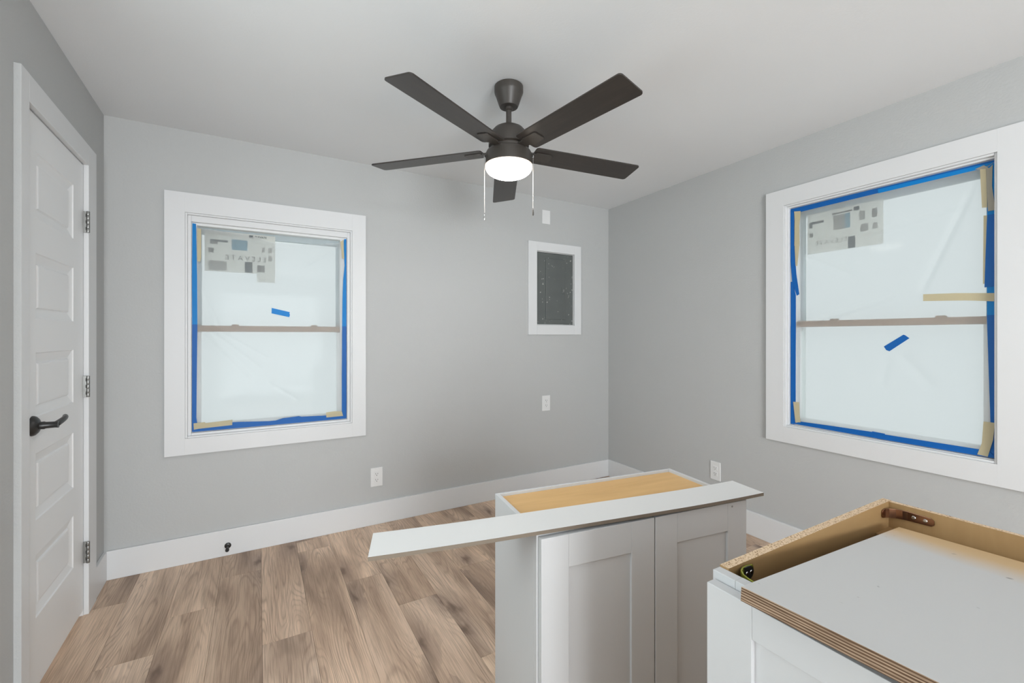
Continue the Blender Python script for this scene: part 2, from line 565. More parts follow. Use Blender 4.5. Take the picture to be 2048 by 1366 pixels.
# joints seen in the photo: column index -> list of y positions
def jy(u, v):
    c, s = math.cos(R(YAW)), math.sin(R(YAW))
    a = (u - 1024) / F_PX; t = CAM_H * F_PX / (v - 671)
    return (-a * s + c) * t
JOINT = {-1: [2.40], 0: [1.86], 1: [2.51, 1.20], 2: [2.19, 0.95], 3: [1.80, 0.60], 4: [1.35, 2.62], -3: [1.92, 0.70], -2: [1.25, 2.48]}
JOINT[-1] = [jy(475, 1150), jy(475, 1150) - 1.22]
JOINT[0] = [jy(606, 1266), jy(606, 1266) - 1.22]
JOINT[1] = [jy(630, 1098), jy(630, 1098) - 1.22, 2.99]
JOINT[2] = [jy(730, 1155), jy(730, 1155) - 1.22]
JOINT[3] = [jy(836, 1199), jy(836, 1199) - 1.22]
JOINT[4] = [jy(975, 1310), jy(975, 1310) - 1.22]
JOINT[-3] = [jy(253, 1324), jy(253, 1324) - 1.22]
i0 = math.floor((XL - 0.015) / PW) - 1
i1 = math.ceil((XR - 0.015) / PW) + 1
for i in range(i0, i1):
    xa = max(0.015 + i * PW, XL - 0.12); xb = min(0.015 + (i + 1) * PW, XR + 0.06)
    if xb - xa < 0.01:
        continue
    js = sorted(JOINT.get(i, []))
    if not js:
        j = D - random.uniform(0.15, 1.15)
        js = [j]
    while js[0] - 1.22 > REAR - 0.1:
        js.insert(0, js[0] - 1.22)
    ys = [REAR - 0.15] + [j for j in js if REAR - 0.1 < j < D - 0.03] + [D + 0.01]
    for ya, yb in zip(ys[:-1], ys[1:]):
        cx, cy = (xa + xb) / 2, (ya + yb) / 2
        hx, hy = (xb - xa) / 2 - 0.0004, (yb - ya) / 2 - 0.0004
        o = box('plank', (-hx, -hy, -0.0075), (hx, hy, 0.0), 'plank', fl, bevel=0.0007)
        o.location = (cx, cy, 0)

def board_run(name, frame, x0, x1, label, h=0.149, t=0.015):
    o = box(name, (x0, -t, 0.0), (x1, 0.0, h), 'trim', bevel=0.0025)
    place(o, frame)
    tag(o, label, kind='structure')
    return o
board_run('baseboard_back', BACK, XL, XR - 0.002, 'tall white baseboard along the back wall')
board_run('baseboard_right', RIGHT, 0.016, D - REAR, 'tall white baseboard along the right wall')
board_run('baseboard_left', LEFT, -0.212, -0.016, 'short white baseboard between door casing and corner')
board_run('trim_1', LEFT, REAR - D, -1.036, 'white baseboard on the left wall before the door')

# ------------------------------------------------------------------ door in the left wall
door = empty('door_1'); place(door, LEFT)
tag(door, 'white five panel door with black lever handle and nickel hinges', kind='structure')
# local frame: x along the wall, y outwards (so the room side is negative y)
CT = 0.018
box('casing_board', (-0.333, -CT, 0.0), (-0.212, 0.0, 2.126), 'trim', door, 0.0015)
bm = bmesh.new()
fs = add_box(bm, (-1.036, -CT, 0.0), (-0.973, 0.0, 2.126)); fs[5].material_index = 1  # wall grey on the outer side stands in for its shade
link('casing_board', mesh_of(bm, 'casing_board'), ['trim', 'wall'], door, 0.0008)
box('casing_board', (-0.973, -CT, DOOR_TOP + 0.004), (-0.333, 0.0, 2.126), 'trim', door, 0.0015)
boxes('jamb', [((DOOR_X[0] - 0.02, 0.0, 0.0), (DOOR_X[0] - 0.003, T, DOOR_TOP + 0.02)), ((DOOR_X[1] + 0.003, 0.0, 0.0), (DOOR_X[1] + 0.02, T, DOOR_TOP + 0.02)), ((DOOR_X[0], 0.0, DOOR_TOP + 0.003), (DOOR_X[1], T, DOOR_TOP + 0.02))], 'trim', door)
PZ = [(0.275, 0.496), (0.616, 0.850), (0.978, 1.203), (1.322, 1.552), (1.674, 1.905)]
PX0, PX1 = -0.862, -0.468
leaf_boxes = [((DOOR_X[0], 0.0, 0.028), (PX0, 0.035, DOOR_TOP)), ((PX1, 0.0, 0.028), (DOOR_X[1], 0.035, DOOR_TOP))]
zz = [0.028] + [v for p in PZ for v in p] + [DOOR_TOP]
for k in range(0, len(zz), 2):
    leaf_boxes.append(((PX0, 0.0, zz[k]), (PX1, 0.035, zz[k + 1])))
leaf = boxes('door_leaf', leaf_boxes, 'door', door)
for (z0, z1) in PZ:
    bm = bmesh.new()
    steps = [(0.0, 0.0), (0.004, 0.004), (0.030, 0.0105), (0.036, 0.0115), (0.040, 0.0060), (0.046, 0.0050)]
    loops = []
    for ins, dep in steps:
        loops.append([bm.verts.new(p) for p in ((PX0 + ins, dep, z0 + ins), (PX1 - ins, dep, z0 + ins), (PX1 - ins, dep, z1 - ins), (PX0 + ins, dep, z1 - ins))])
    for a, b in zip(loops[:-1], loops[1:]):
        for k in range(4):
            bm.faces.new((a[k], a[(k + 1) % 4], b[(k + 1) % 4], b[k]))
    bm.faces.new(loops[-1])
    bk = [bm.verts.new(p) for p in ((PX0, 0.035, z0), (PX1, 0.035, z0), (PX1, 0.035, z1), (PX0, 0.035, z1))]
    for k in range(4):
        bm.faces.new((loops[0][k], bk[k], bk[(k + 1) % 4], loops[0][(k + 1) % 4]))
    bm.faces.new(bk)
    link('raised_panel', mesh_of(bm, 'raised_panel'), 'door', leaf)
for zc in (1.776, 1.033, 0.284):
    hg = box('hinge', (-0.3375, -0.0165, zc - 0.048), (-0.3335, 0.004, zc + 0.048), 'nickel', door, 0.0008)
    for k in range(5):
        z0 = zc - 0.048 + k * 0.0193
        lathe('knuckle', [(0.0058, 0.0), (0.0062, 0.001), (0.0062, 0.0175), (0.0058, 0.0185)], 'nickel', hg, 14, (-0.3405, -0.0175, z0))
    for zz_ in (-0.030, 0.0, 0.030):
        box('hinge_slot', (-0.3385, -0.0120, zc + zz_ - 0.007), (-0.3372, -0.0085, zc + zz_ + 0.007), 'slot', hg, 0)
hx, hz = -0.893, 0.952
hd = empty('lever_handle', (hx, 0, hz)); hd.parent = door
lathe('rose', [(0.0, -0.022), (0.012, -0.021), (0.024, -0.016), (0.032, -0.009), (0.0345, -0.003), (0.0345, 0.0)], 'black', hd, 32, (0, 0, 0), 'y')
lathe('neck', [(0.0125, -0.016), (0.0135, -0.030), (0.0115, -0.034), (0.0108, -0.058), (0.012, -0.066), (0.0, -0.068)], 'black', hd, 24, (0, 0, 0), 'y')
lev = []
for k in range(13):
    t = k / 12
    lev.append(((t * 0.112), -0.058 - 0.010 * math.sin(t * math.pi) + 0.004 * t, 0.010 * math.sin(t * 2.6) + 0.008 * t * t))
tube('lever', lev, [(0.011 - 0.004 * (k / 12), 0.010 - 0.003 * (k / 12)) for k in range(13)], 'black', hd, 14)

# ------------------------------------------------------------------ windows
def ring_parts(name, outer, inner, y0, y1, material, parent, bevel=0.001):
    (a0, a1, b0, b1), (c0, c1, d0, d1) = outer, inner
    box(name, (a0, y0, b0), (c0, y1, b1), material, parent, bevel)
    box(name, (c1, y0, b0), (a1, y1, b1), material, parent, bevel)
    box(name, (c0, y0, d1), (c1, y1, b1), material, parent, bevel)
    box(name, (c0, y0, b0), (c1, y1, d0), material, parent, bevel)

def ring_mesh(name, outer, inner, y0, y1, material, parent, bevel=0.001):
    (a0, a1, b0, b1), (c0, c1, d0, d1) = outer, inner
    return boxes(name, [((a0, y0, b0), (c0, y1, b1)), ((c1, y0, b0), (a1, y1, b1)), ((c0, y0, d1), (c1, y1, b1)), ((c0, y0, b0), (c1, y1, d0))], material, parent, bevel)

def inset(r, d):
    return (r[0] + d, r[1] - d, r[2] + d, r[3] - d)

def build_window(name, frame, outer, inner, tape, glass, rail, label):
    w = empty(name); place(w, frame)
    tag(w, label, kind='structure')
    # flat casing boards, head and sill running between the legs
    ring_parts('casing_board', outer, inner, -0.018, 0.0, 'trim', w, 0.0004)
    b1 = inset(inner, 0.010)
    ring_parts('stop_bead', inner, b1, -0.012, 0.03, 'trim', w, 0.002)
    ring_parts('stop_moulding', b1, (tape[0] - 0.002, tape[1] + 0.002, tape[2] - 0.002, tape[3] + 0.002), 0.002, 0.04, 'trim', w, 0.002)
    ring_mesh('vinyl_frame', (b1[0], b1[1], b1[2], b1[3]), (glass[0] - 0.016, glass[1] + 0.016, tape[2] + 0.028, tape[3] - 0.012), 0.0245, 0.13, 'vinyl', w, 0)
    gi = (glass[0] - 0.016, glass[1] + 0.016, tape[2] + 0.028, tape[3] - 0.012)
    up = (gi[0], gi[1], rail[0] + 0.004, gi[3])
    us = ring_mesh('upper_sash', up, (glass[0], glass[1], rail[1] - 0.006, gi[3] - 0.034), 0.078, 0.104, 'vinyl_shaded', w, 0)
    box('pane', (glass[0] - 0.004, 0.089, rail[1] - 0.010), (glass[1] + 0.004, 0.093, gi[3] - 0.030), 'glass', us, 0)
    ls = ring_mesh('lower_sash', (gi[0], gi[1], gi[2], rail[0] + 0.002), (glass[0], glass[1], gi[2] + 0.010, rail[0]), 0.046, 0.074, 'vinyl', w, 0)
    box('meeting_rail', (gi[0], 0.040, rail[0]), (gi[1], 0.076, rail[1]), 'almond', ls, 0.002)
    for k in (0.24, 0.80):
        x = gi[0] + (gi[1] - gi[0]) * k
        box('sash_lock', (x - 0.018, 0.045, rail[1]), (x + 0.018, 0.070, rail[1] + 0.009), 'almond', ls, 0.003)
    box('pane', (glass[0] - 0.004, 0.058, gi[2] + 0.006), (glass[1] + 0.004, 0.062, rail[0] + 0.004), 'glass', ls, 0)
    return w

W1_T = (-0.3205, 0.5010, 0.720, 1.897)
W2_T = (1.583, 2.4280, 0.741, 2.0095)
build_window('window_1', BACK, (-0.440, 0.617, 0.604, 2.052), W1_IN, W1_T, (-0.283, 0.448, 0, 0), (1.285, 1.320), 'smaller white framed sash window beside the panelled door')
build_window('window_2', RIGHT, (1.456, 2.543, 0.632, 2.127), W2_IN, W2_T, (1.620, 2.380, 0, 0), (1.313, 1.347), 'large white framed sash window on the right wall')

build_window('window_added', LEFT, (-2.80, -1.35, 0.61, 2.12), W3_IN, (-2.67, -1.48, 0.74, 1.99), (-2.62, -1.53, 0, 0), (1.33, 1.365), 'unseen white framed sash window added on the left wall for fill light')  # out of view, put in for the side fill lamp

def film(name, frame, x0, x1, z0, ztop, creases, y, label, seed, nx=90, nz=120):
    """ztop(x) is the sagging upper edge; creases are ridges (x, z) -> (x, z) with height and width"""
    rnd = random.Random(seed)
    ph = [rnd.uniform(0, 6.28) for _ in range(8)]
    bm = bmesh.new()
    grid = []
    for j in range(nz + 1):
        row = []
        for i in range(nx + 1):
            x = x0 + (x1 - x0) * i / nx
            zt = ztop((x - x0) / (x1 - x0))
            z = z0 + (zt - z0) * j / nz
            e = min((x - x0), (x1 - x), (z - z0), max(0, zt - z)) / 0.10
            e = max(0.0, min(1.0, e))
            w = 0.0012 * math.sin(9 * x + 4 * z + ph[0]) + 0.0012 * math.sin(7 * z - 5 * x + ph[1]) + 0.0006 * math.sin(31 * x + 17 * z + ph[2])
            for (ax, az, bx, bz, hgt, wid) in creases:
                dx, dz = bx - ax, bz - az
                L2 = dx * dx + dz * dz
                t = ((x - ax) * dx + (z - az) * dz) / L2
                if -0.05 < t < 1.05:
                    d = ((x - ax) * dz - (z - az) * dx) / math.sqrt(L2)
                    fade = max(0.0, min(1.0, min(t + 0.05, 1.05 - t) * 8))
                    w += 2.0 * hgt * math.exp(-(d / wid) ** 2) * fade
            row.append(bm.verts.new((x, y + w * e, z)))
        grid.append(row)
    for j in range(nz):
        for i in range(nx):
            bm.faces.new((grid[j][i], grid[j][i + 1], grid[j + 1][i + 1], grid[j + 1][i]))
    o = link(name, mesh_of(bm, name), 'film', None, smooth=True)
    place(o, frame)
    tag(o, label, 'plastic sheet', 'plastic masking film over the windows')
    return o

def top1(t):
    # hangs from the two upper corners and sags away from the head of the frame
    pts = [(0.0, 1.880), (0.06, 1.872), (0.22, 1.862), (0.36, 1.852), (0.50, 1.828), (0.62, 1.826), (0.76, 1.840), (0.92, 1.858), (1.0, 1.880)]
    for (a, za), (b, zb) in zip(pts[:-1], pts[1:]):
        if t <= b:
            k = (t - a) / (b - a); k = k * k * (3 - 2 * k)
            return za + (zb - za) * k
    return pts[-1][1]
cr1 = [(-0.29, 1.34, 0.02, 1.06, 0.004, 0.006), (-0.26, 1.33, 0.06, 1.12, 0.004, 0.005), (-0.28, 1.31, -0.02, 1.00, -0.003, 0.006), (0.05, 0.98, 0.22, 0.86, 0.003, 0.006),
       (-0.29, 1.86, 0.10, 1.80, 0.004, 0.008), (0.47, 1.85, 0.25, 1.70, 0.004, 0.008), (0.46, 1.84, 0.05, 1.79, 0.003, 0.010), (-0.30, 1.70, -0.24, 1.36, 0.004, 0.007), (-0.28, 1.55, -0.20, 1.32, 0.003, 0.006)]
film('plastic_sheet', BACK, -0.313, 0.494, 0.730, top1, cr1, 0.0215, 'milky plastic sheet sagging over the smaller window', 3)
cr2 = [(2.36, 1.93, 2.18, 1.47, 0.006, 0.012), (2.33, 1.84, 1.95, 1.78, 0.003, 0.006), (1.62, 1.32, 1.95, 1.42, 0.004, 0.006), (1.70, 1.33, 2.10, 1.46, 0.004, 0.005), (1.66, 1.72, 1.90, 1.58, 0.003, 0.008), (2.10, 1.17, 2.22, 1.02, 0.003, 0.02), (2.05, 1.15, 2.02, 1.00, 0.003, 0.02)]
film('plastic_sheet', RIGHT, 1.590, 2.421, 0.750, lambda t: 1.998, cr2, 0.0215, 'milky plastic sheet stretched tight over the large right window', 5)

# ---- tape strips (each one polygon in the plane of the window, a hair thick)
def tape(frame, pts, material, y, label, name='painters_tape', cat='tape', group=None, wave=0.0):
    n = len(pts)
    o = prism(name, pts, y, y + 0.0010, material)
    place(o, frame)
    tag(o, label, cat, group)
    return o
GB = 'blue tape around the windows'
GC = 'cream masking tape on the plastic sheets'
GP = 'loose pieces of blue tape stuck on the plastic sheets'
W = BACK
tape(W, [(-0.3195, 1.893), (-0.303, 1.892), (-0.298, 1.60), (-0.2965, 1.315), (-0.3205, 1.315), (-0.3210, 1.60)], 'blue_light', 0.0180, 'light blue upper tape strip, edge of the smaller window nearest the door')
tape(W, [(-0.3205, 1.325), (-0.2965, 1.325), (-0.299, 1.05), (-0.301, 0.80), (-0.296, 0.762), (-0.300, 0.722), (-0.3210, 0.722)], 'blue', 0.0165, 'dark blue lower tape strip, edge of the smaller window nearest the door')
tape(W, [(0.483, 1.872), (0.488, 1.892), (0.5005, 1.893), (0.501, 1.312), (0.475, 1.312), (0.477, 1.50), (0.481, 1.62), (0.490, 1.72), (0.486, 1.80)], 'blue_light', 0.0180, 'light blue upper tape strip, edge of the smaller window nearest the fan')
tape(W, [(0.501, 1.322), (0.475, 1.322), (0.473, 1.00), (0.473, 0.738), (0.490, 0.726), (0.501, 0.722)], 'blue', 0.0165, 'dark blue lower tape strip, edge of the smaller window nearest the fan')
tape(W, [(-0.318, 0.7215), (-0.297, 0.762), (-0.10, 0.757), (0.06, 0.746), (0.094, 0.747), (0.13, 0.757), (0.22, 0.762), (0.235, 0.757), (0.473, 0.748), (0.4985, 0.7215)], 'blue', 0.0150, 'long blue tape strip along the sill of the smaller window')
tape(W, [(-0.297, 1.868), (-0.279, 1.866), (-0.279, 1.70), (-0.284, 1.68), (-0.296, 1.682)], 'cream', 0.0165, 'cream tape upright in the top corner of smaller window, door side', 'masking_tape', 'tape', GC)
tape(W, [(0.464, 1.872), (0.484, 1.888), (0.485, 1.82), (0.488, 1.765), (0.474, 1.764), (0.470, 1.82)], 'cream', 0.0165, 'cream tape upright in the top corner of smaller window, fan side', 'masking_tape', 'tape', GC)
tape(W, [(-0.314, 0.770), (-0.262, 0.772), (-0.258, 0.766), (-0.129, 0.773), (-0.130, 0.742), (-0.290, 0.737), (-0.312, 0.734)], 'cream', 0.0130, 'cream tape lying flat at the sill of smaller window, door side', 'masking_tape', 'tape', GC)
tape(W, [(0.377, 0.771), (0.430, 0.775), (0.472, 0.770), (0.480, 0.740), (0.379, 0.739)], 'cream', 0.0130, 'cream tape lying flat at the sill of smaller window, fan side', 'masking_tape', 'tape', GC)
tape(W, [(0.072, 1.430), (0.170, 1.407), (0.168, 1.399), (0.171, 1.390), (0.167, 1.376), (0.071, 1.397)], 'blue_light', 0.0170, 'small blue tape piece on upper half of smaller window sheet', 'tape_piece', 'tape', GP)

W = RIGHT
tape(W, [(1.583, 2.009), (1.583, 1.984), (1.632, 1.980), (2.024, 1.984), (2.024, 2.001), (2.020, 2.009)], 'blue', 0.0180, 'dark blue tape strip at the head of the large window')
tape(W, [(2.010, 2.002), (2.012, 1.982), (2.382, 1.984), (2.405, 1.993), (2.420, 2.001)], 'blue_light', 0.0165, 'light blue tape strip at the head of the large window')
tape(W, [(2.016, 2.009), (2.428, 2.009), (2.428, 2.000), (2.016, 2.000)], 'blue', 0.0190, 'thin dark blue tape line along the head of the large window')
tape(W, [(1.5835, 2.002), (1.604, 1.980), (1.603, 1.90), (1.604, 1.790), (1.612, 1.788), (1.610, 1.70), (1.616, 1.62), (1.632, 1.503), (1.618, 1.495), (1.592, 1.58), (1.5835, 1.70)], 'blue', 0.0160, 'curling blue tape strip on upper corner side of the large window')
tape(W, [(1.5835, 1.580), (1.594, 1.580), (1.612, 1.500), (1.612, 1.310), (1.5840, 1.310)], 'blue', 0.0175, 'short blue tape strip beside the upper pane of large window')
tape(W, [(1.5840, 1.318), (1.613, 1.318), (1.612, 1.05), (1.612, 0.790), (1.618, 0.765), (1.604, 0.742), (1.5840, 0.742)], 'blue', 0.0160, 'dark blue tape strip beside the lower pane, corner side of large window')
tape(W, [(2.400, 1.985), (2.4280, 2.005), (2.4280, 1.760), (2.398, 1.765)], 'blue_light', 0.0180, 'light blue tape in the top outer corner of large window')
tape(W, [(2.399, 1.780), (2.4285, 1.778), (2.4285, 1.472), (2.391, 1.470), (2.394, 1.60)], 'blue', 0.0160, 'wide dark blue tape strip beside the upper pane of large window')
tape(W, [(2.398, 1.480), (2.4280, 1.480), (2.4280, 1.338), (2.398, 1.338)], 'blue_light', 0.0175, 'short light blue tape strip at the height of the large window rail')
tape(W, [(2.398, 1.350), (2.4285, 1.350), (2.4290, 0.7425), (2.400, 0.7425), (2.398, 0.80), (2.409, 0.893), (2.404, 1.10)], 'blue', 0.0160, 'long dark blue tape strip beside the lower pane, outer side of large window')
tape(W, [(1.600, 0.745), (1.640, 0.764), (1.800, 0.768), (1.985, 0.771), (1.989, 0.774), (2.040, 0.772), (2.044, 0.742)], 'blue', 0.0145, 'blue sill tape strip of the large window, half nearest the corner')
tape(W, [(1.990, 0.768), (2.376, 0.770), (2.410, 0.765), (2.428, 0.742), (2.010, 0.742)], 'blue', 0.0130, 'blue sill tape strip of the large window, half farthest from corner')
tape(W, [(1.604, 1.990), (1.640, 1.984), (1.640, 1.965), (1.632, 1.90), (1.634, 1.80), (1.622, 1.668), (1.612, 1.670), (1.606, 1.80), (1.608, 1.93)], 'cream', 0.0145, 'long cream tape upright at the top of large window, corner side', 'masking_tape', 'tape', GC)
tape(W, [(2.362, 1.988), (2.390, 1.996), (2.405, 1.978), (2.416, 1.990), (2.414, 1.90), (2.424, 1.795), (2.402, 1.795), (2.398, 1.90), (2.396, 1.972)], 'cream_grey', 0.0145, 'greyish crumpled tape in the top outer corner of large window', 'masking_tape', 'tape', GC)
tape(W, [(2.378, 1.982), (2.396, 1.979), (2.400, 1.812), (2.384, 1.814)], 'cream', 0.0130, 'cream tape upright at the top outer corner of large window', 'masking_tape', 'tape', GC)
tape(W, [(2.388, 1.780), (2.399, 1.778), (2.395, 1.486), (2.386, 1.486)], 'cream', 0.0170, 'thin cream tape sliver beside the upper pane of large window', 'masking_tape', 'tape', GC)
tape(W, [(2.188, 1.457), (2.300, 1.453), (2.422, 1.443), (2.420, 1.408), (2.360, 1.415), (2.330, 1.418), (2.230, 1.423), (2.188, 1.425)], 'cream', 0.0140, 'cream tape strip lying across the large window above its rail', 'masking_tape', 'tape', GC)
tape(W, [(1.600, 0.874), (1.633, 0.876), (1.636, 0.80), (1.641, 0.760), (1.612, 0.756)], 'cream', 0.0125, 'cream tape upright in the bottom corner of large window, corner side', 'masking_tape', 'tape', GC)
tape(W, [(2.389, 0.893), (2.423, 0.893), (2.418, 0.82), (2.402, 0.744), (2.370, 0.747), (2.384, 0.80)], 'cream', 0.0115, 'wide crumpled cream tape in the bottom outer corner of large window', 'masking_tape', 'tape', GC)
tape(W, [(2.035, 1.208), (2.113, 1.267), (2.120, 1.264), (2.136, 1.250), (2.058, 1.185), (2.045, 1.190)], 'blue', 0.0170, 'small dark blue tape piece slanted on lower half of large window sheet', 'tape_piece', 'tape', GP)

# ---- manufacturer stickers on the inside of the upper panes
def text(name, body, size, loc, parent, material, mirror=False, depth=0.0006, spacing=1.0):
    cu = bpy.data.curves.new(name, 'FONT')
    cu.body = body; cu.size = size; cu.align_x = 'LEFT'; cu.extrude = depth / 2; cu.resolution_u = 2; cu.space_character = spacing
    tmp = bpy.data.objects.new(name + '_tmp', cu)
    COL.objects.link(tmp)
    dg = bpy.context.evaluated_depsgraph_get()
    me = bpy.data.meshes.new_from_object(tmp.evaluated_get(dg))
    bpy.data.objects.remove(tmp)
    me.materials.clear()
    # text lies in xy: stand it up in the xz plane, readable from the room (-y side)
    me.transform(Matrix.Rotation(R(90), 4, 'X'))
    if mirror:
        me.transform(Matrix.Scale(-1, 4, (1, 0, 0)))
        me.flip_normals()
    o = link(name, me, material, parent)
    o.location = loc
    return o

def sticker(frame, x0, x1, z0, z1, y, label, extra):
    s = empty('product_sticker', (0, 0, 0)); place(s, frame)
    tag(s, label, 'sticker', 'paper stickers on the window panes')
    prism('paper', [(x0, z0), (x1, z0), (x1, z1), (x0, z1)], y, y + 0.0008, 'paper', s)
    for (a0, a1, b0, b1, mt, nm) in extra:
        prism(nm, [(a0, b0), (a1, b0), (a1, b1), (a0, b1)], y - 0.0008, y - 0.0001, mt, s)
    return s
SY = 0.052
s1 = sticker(BACK, -0.268, 0.092, 1.638, 1.874, 0.072, 'white product sticker with dark and blue blocks on the smaller window',
    [(-0.242, -0.155, 1.812, 1.824, 'print_dark', 'printed_bar'), (-0.242, -0.205, 1.798, 1.811, 'print_grey', 'printed_bar'), (-0.135, -0.055, 1.772, 1.834, 'print_blue', 'printed_block'),
     (-0.068, -0.030, 1.642, 1.706, 'print_dark', 'printed_block'), (-0.250, -0.225, 1.748, 1.775, 'print_grey', 'printed_block'), (-0.250, -0.160, 1.645, 1.700, 'print_pale', 'printed_block'),
     (-0.004, 0.036, 1.648, 1.690, 'print_grey', 'printed_block'), (0.020, 0.036, 1.770, 1.800, 'print_pale', 'printed_block'), (0.055, 0.075, 1.770, 1.800, 'print_pale', 'printed_block'), (0.055, 0.075, 1.720, 1.750, 'print_pale', 'printed_block'),
     (-0.046, -0.026, 1.853, 1.866, 'print_dark', 'printed_logo')])
text('printed_word', 'ELEVATE', 0.016, (-0.016, 0.0712, 1.855), s1, 'print_dark')
text('printed_word', 'ELEVATE', 0.040, (0.046, 0.0712, 1.712), s1, 'print_grey', mirror=True, spacing=1.5)
s1b = sticker(BACK, -0.006, 0.092, 1.588, 1.6375, 0.072, 'small white sticker hanging below the product sticker, smaller window', [(0.010, 0.040, 1.60, 1.602, 'print_pale', 'printed_line')])
s2 = sticker(RIGHT, 1.646, 2.010, 1.735, 1.966, 0.072, 'cream product sticker behind the plastic of the large window',
    [(1.656, 1.732, 1.905, 1.918, 'print_dark', 'printed_bar'), (1.656, 1.672, 1.885, 1.904, 'print_dark', 'printed_block'), (1.658, 1.676, 1.832, 1.856, 'print_grey', 'printed_block'), (1.775, 1.872, 1.936, 1.944, 'print_grey', 'printed_bar'),
     (1.782, 1.838, 1.850, 1.930, 'print_pale', 'printed_block'), (1.838, 1.862, 1.850, 1.930, 'print_blue', 'printed_block'), (1.853, 1.886, 1.737, 1.800, 'print_dark', 'printed_block'), (1.880, 1.905, 1.934, 1.955, 'print_dark', 'printed_block'),
     (1.905, 1.930, 1.878, 1.925, 'print_pale', 'printed_block'), (1.962, 1.984, 1.880, 1.925, 'print_grey', 'printed_block'), (1.910, 1.945, 1.815, 1.855, 'print_pale', 'printed_block'), (1.965, 1.985, 1.820, 1.850, 'print_pale', 'printed_block')])
text('printed_word', 'ELEVATE', 0.034, (1.850, 0.0712, 1.780), s2, 'print_pale', mirror=True, spacing=1.3)

# ------------------------------------------------------------------ ceiling fan
FX, FY = 0.992, 1.756
fan = empty('ceiling_fan', (FX, FY, H))
tag(fan, 'dark bronze five blade ceiling fan with lit frosted bowl', 'ceiling fan')
lathe('canopy', [(0.061, 0.0), (0.0655, -0.004), (0.0658, -0.028), (0.0632, -0.037), (0.0600, -0.043), (0.0450, -0.088), (0.0410, -0.096), (0.020, -0.098), (0.0, -0.098)], 'bronze', fan)
lathe('downrod', [(0.0, -0.09), (0.018, -0.092), (0.018, -0.110), (0.0125, -0.113), (0.0125, -0.20), (0.0, -0.20)], 'bronze', fan, 24)
lathe('motor_housing', [(0.0, -0.178), (0.020, -0.179), (0.044, -0.185), (0.066, -0.197), (0.081, -0.214), (0.089, -0.235), (0.092, -0.258), (0.092, -0.276), (0.082, -0.281), (0.082, -0.305), (0.0, -0.305)], 'bronze', fan)
lathe('light_kit', [(0.0, -0.293), (0.088, -0.294), (0.100, -0.301), (0.1055, -0.312), (0.1060, -0.363), (0.0, -0.363)], 'bronze', fan)
bowl_prof = [(0.0, 0.0), (0.1078, -0.0005), (0.1078, -0.004)]
for k in range(1, 11):
    a = k / 10 * math.pi / 2
    bowl_prof.append((0.1078 * math.cos(a) ** 0.8 if k < 10 else 0.0, -0.004 - 0.050 * math.sin(a)))
bowl = lathe('light_bowl', bowl_prof, 'lamp', fan, 64, (0, 0, -0.363))
BZ = -0.298
def blade_mesh():
    x0, x1, w0, w1, r = 0.117, 0.672, 0.061, 0.067, 0.014
    pts = []
    def corner(cx, cy, a0):
        for k in range(5):
            a = a0 + k / 4 * math.pi / 2
            pts.append((cx + r * math.cos(a), cy + r * math.sin(a)))
    corner(x1 - r, w1 - r, 0.0); corner(x0 + r, w0 - r, math.pi / 2); corner(x0 + r, -w0 + r, math.pi); corner(x1 - r, -w1 + r, 1.5 * math.pi)
    bm = bmesh.new()
    a = [bm.verts.new((x, y, 0.0)) for x, y in pts]; b = [bm.verts.new((x, y, 0.006)) for x, y in pts]
    bm.faces.new(a); bm.faces.new(b[::-1])
    for i in range(len(pts)):
        j = (i + 1) % len(pts)
        bm.faces.new((a[i], a[j], b[j], b[i]))
    return mesh_of(bm, 'blade')
def bracket_mesh():
    bm = bmesh.new()
    def plate(poly, z0, z1):
        a = [bm.verts.new((x, y, z0)) for x, y in poly]; b = [bm.verts.new((x, y, z1)) for x, y in poly]
        bm.faces.new(a); bm.faces.new(b[::-1])
        for i in range(len(poly)):
            j = (i + 1) % len(poly)
            bm.faces.new((a[i], a[j], b[j], b[i]))
    plate([(0.125, -0.030), (0.200, -0.030), (0.208, -0.022), (0.208, 0.022), (0.200, 0.030), (0.125, 0.030)], -0.0045, -0.0002)
    plate([(0.060, -0.016), (0.130, -0.022), (0.130, 0.022), (0.060, 0.016)], -0.0040, 0.0030)
    return mesh_of(bm, 'blade_bracket')
bme, kme = blade_mesh(), bracket_mesh()
for k in range(5):
    ang_cw = -3.0 + 72.0 * k                 # clockwise from the camera's forward direction
    rz = R(90.0 - YAW - ang_cw)
    droop = -0.85 * math.cos(R(ang_cw)) * 2.0 - 0.3
    b = link('blade', bme, 'blade', fan, 0.0008)
    b.location = (0, 0, BZ)
    b.rotation_euler = (Matrix.Rotation(rz, 3, 'Z') @ Matrix.Rotation(R(-droop), 3, 'Y') @ Matrix.Rotation(R(-9.5), 3, 'X')).to_euler()
    br = link('blade_bracket', kme, 'bronze', b, 0.0006)
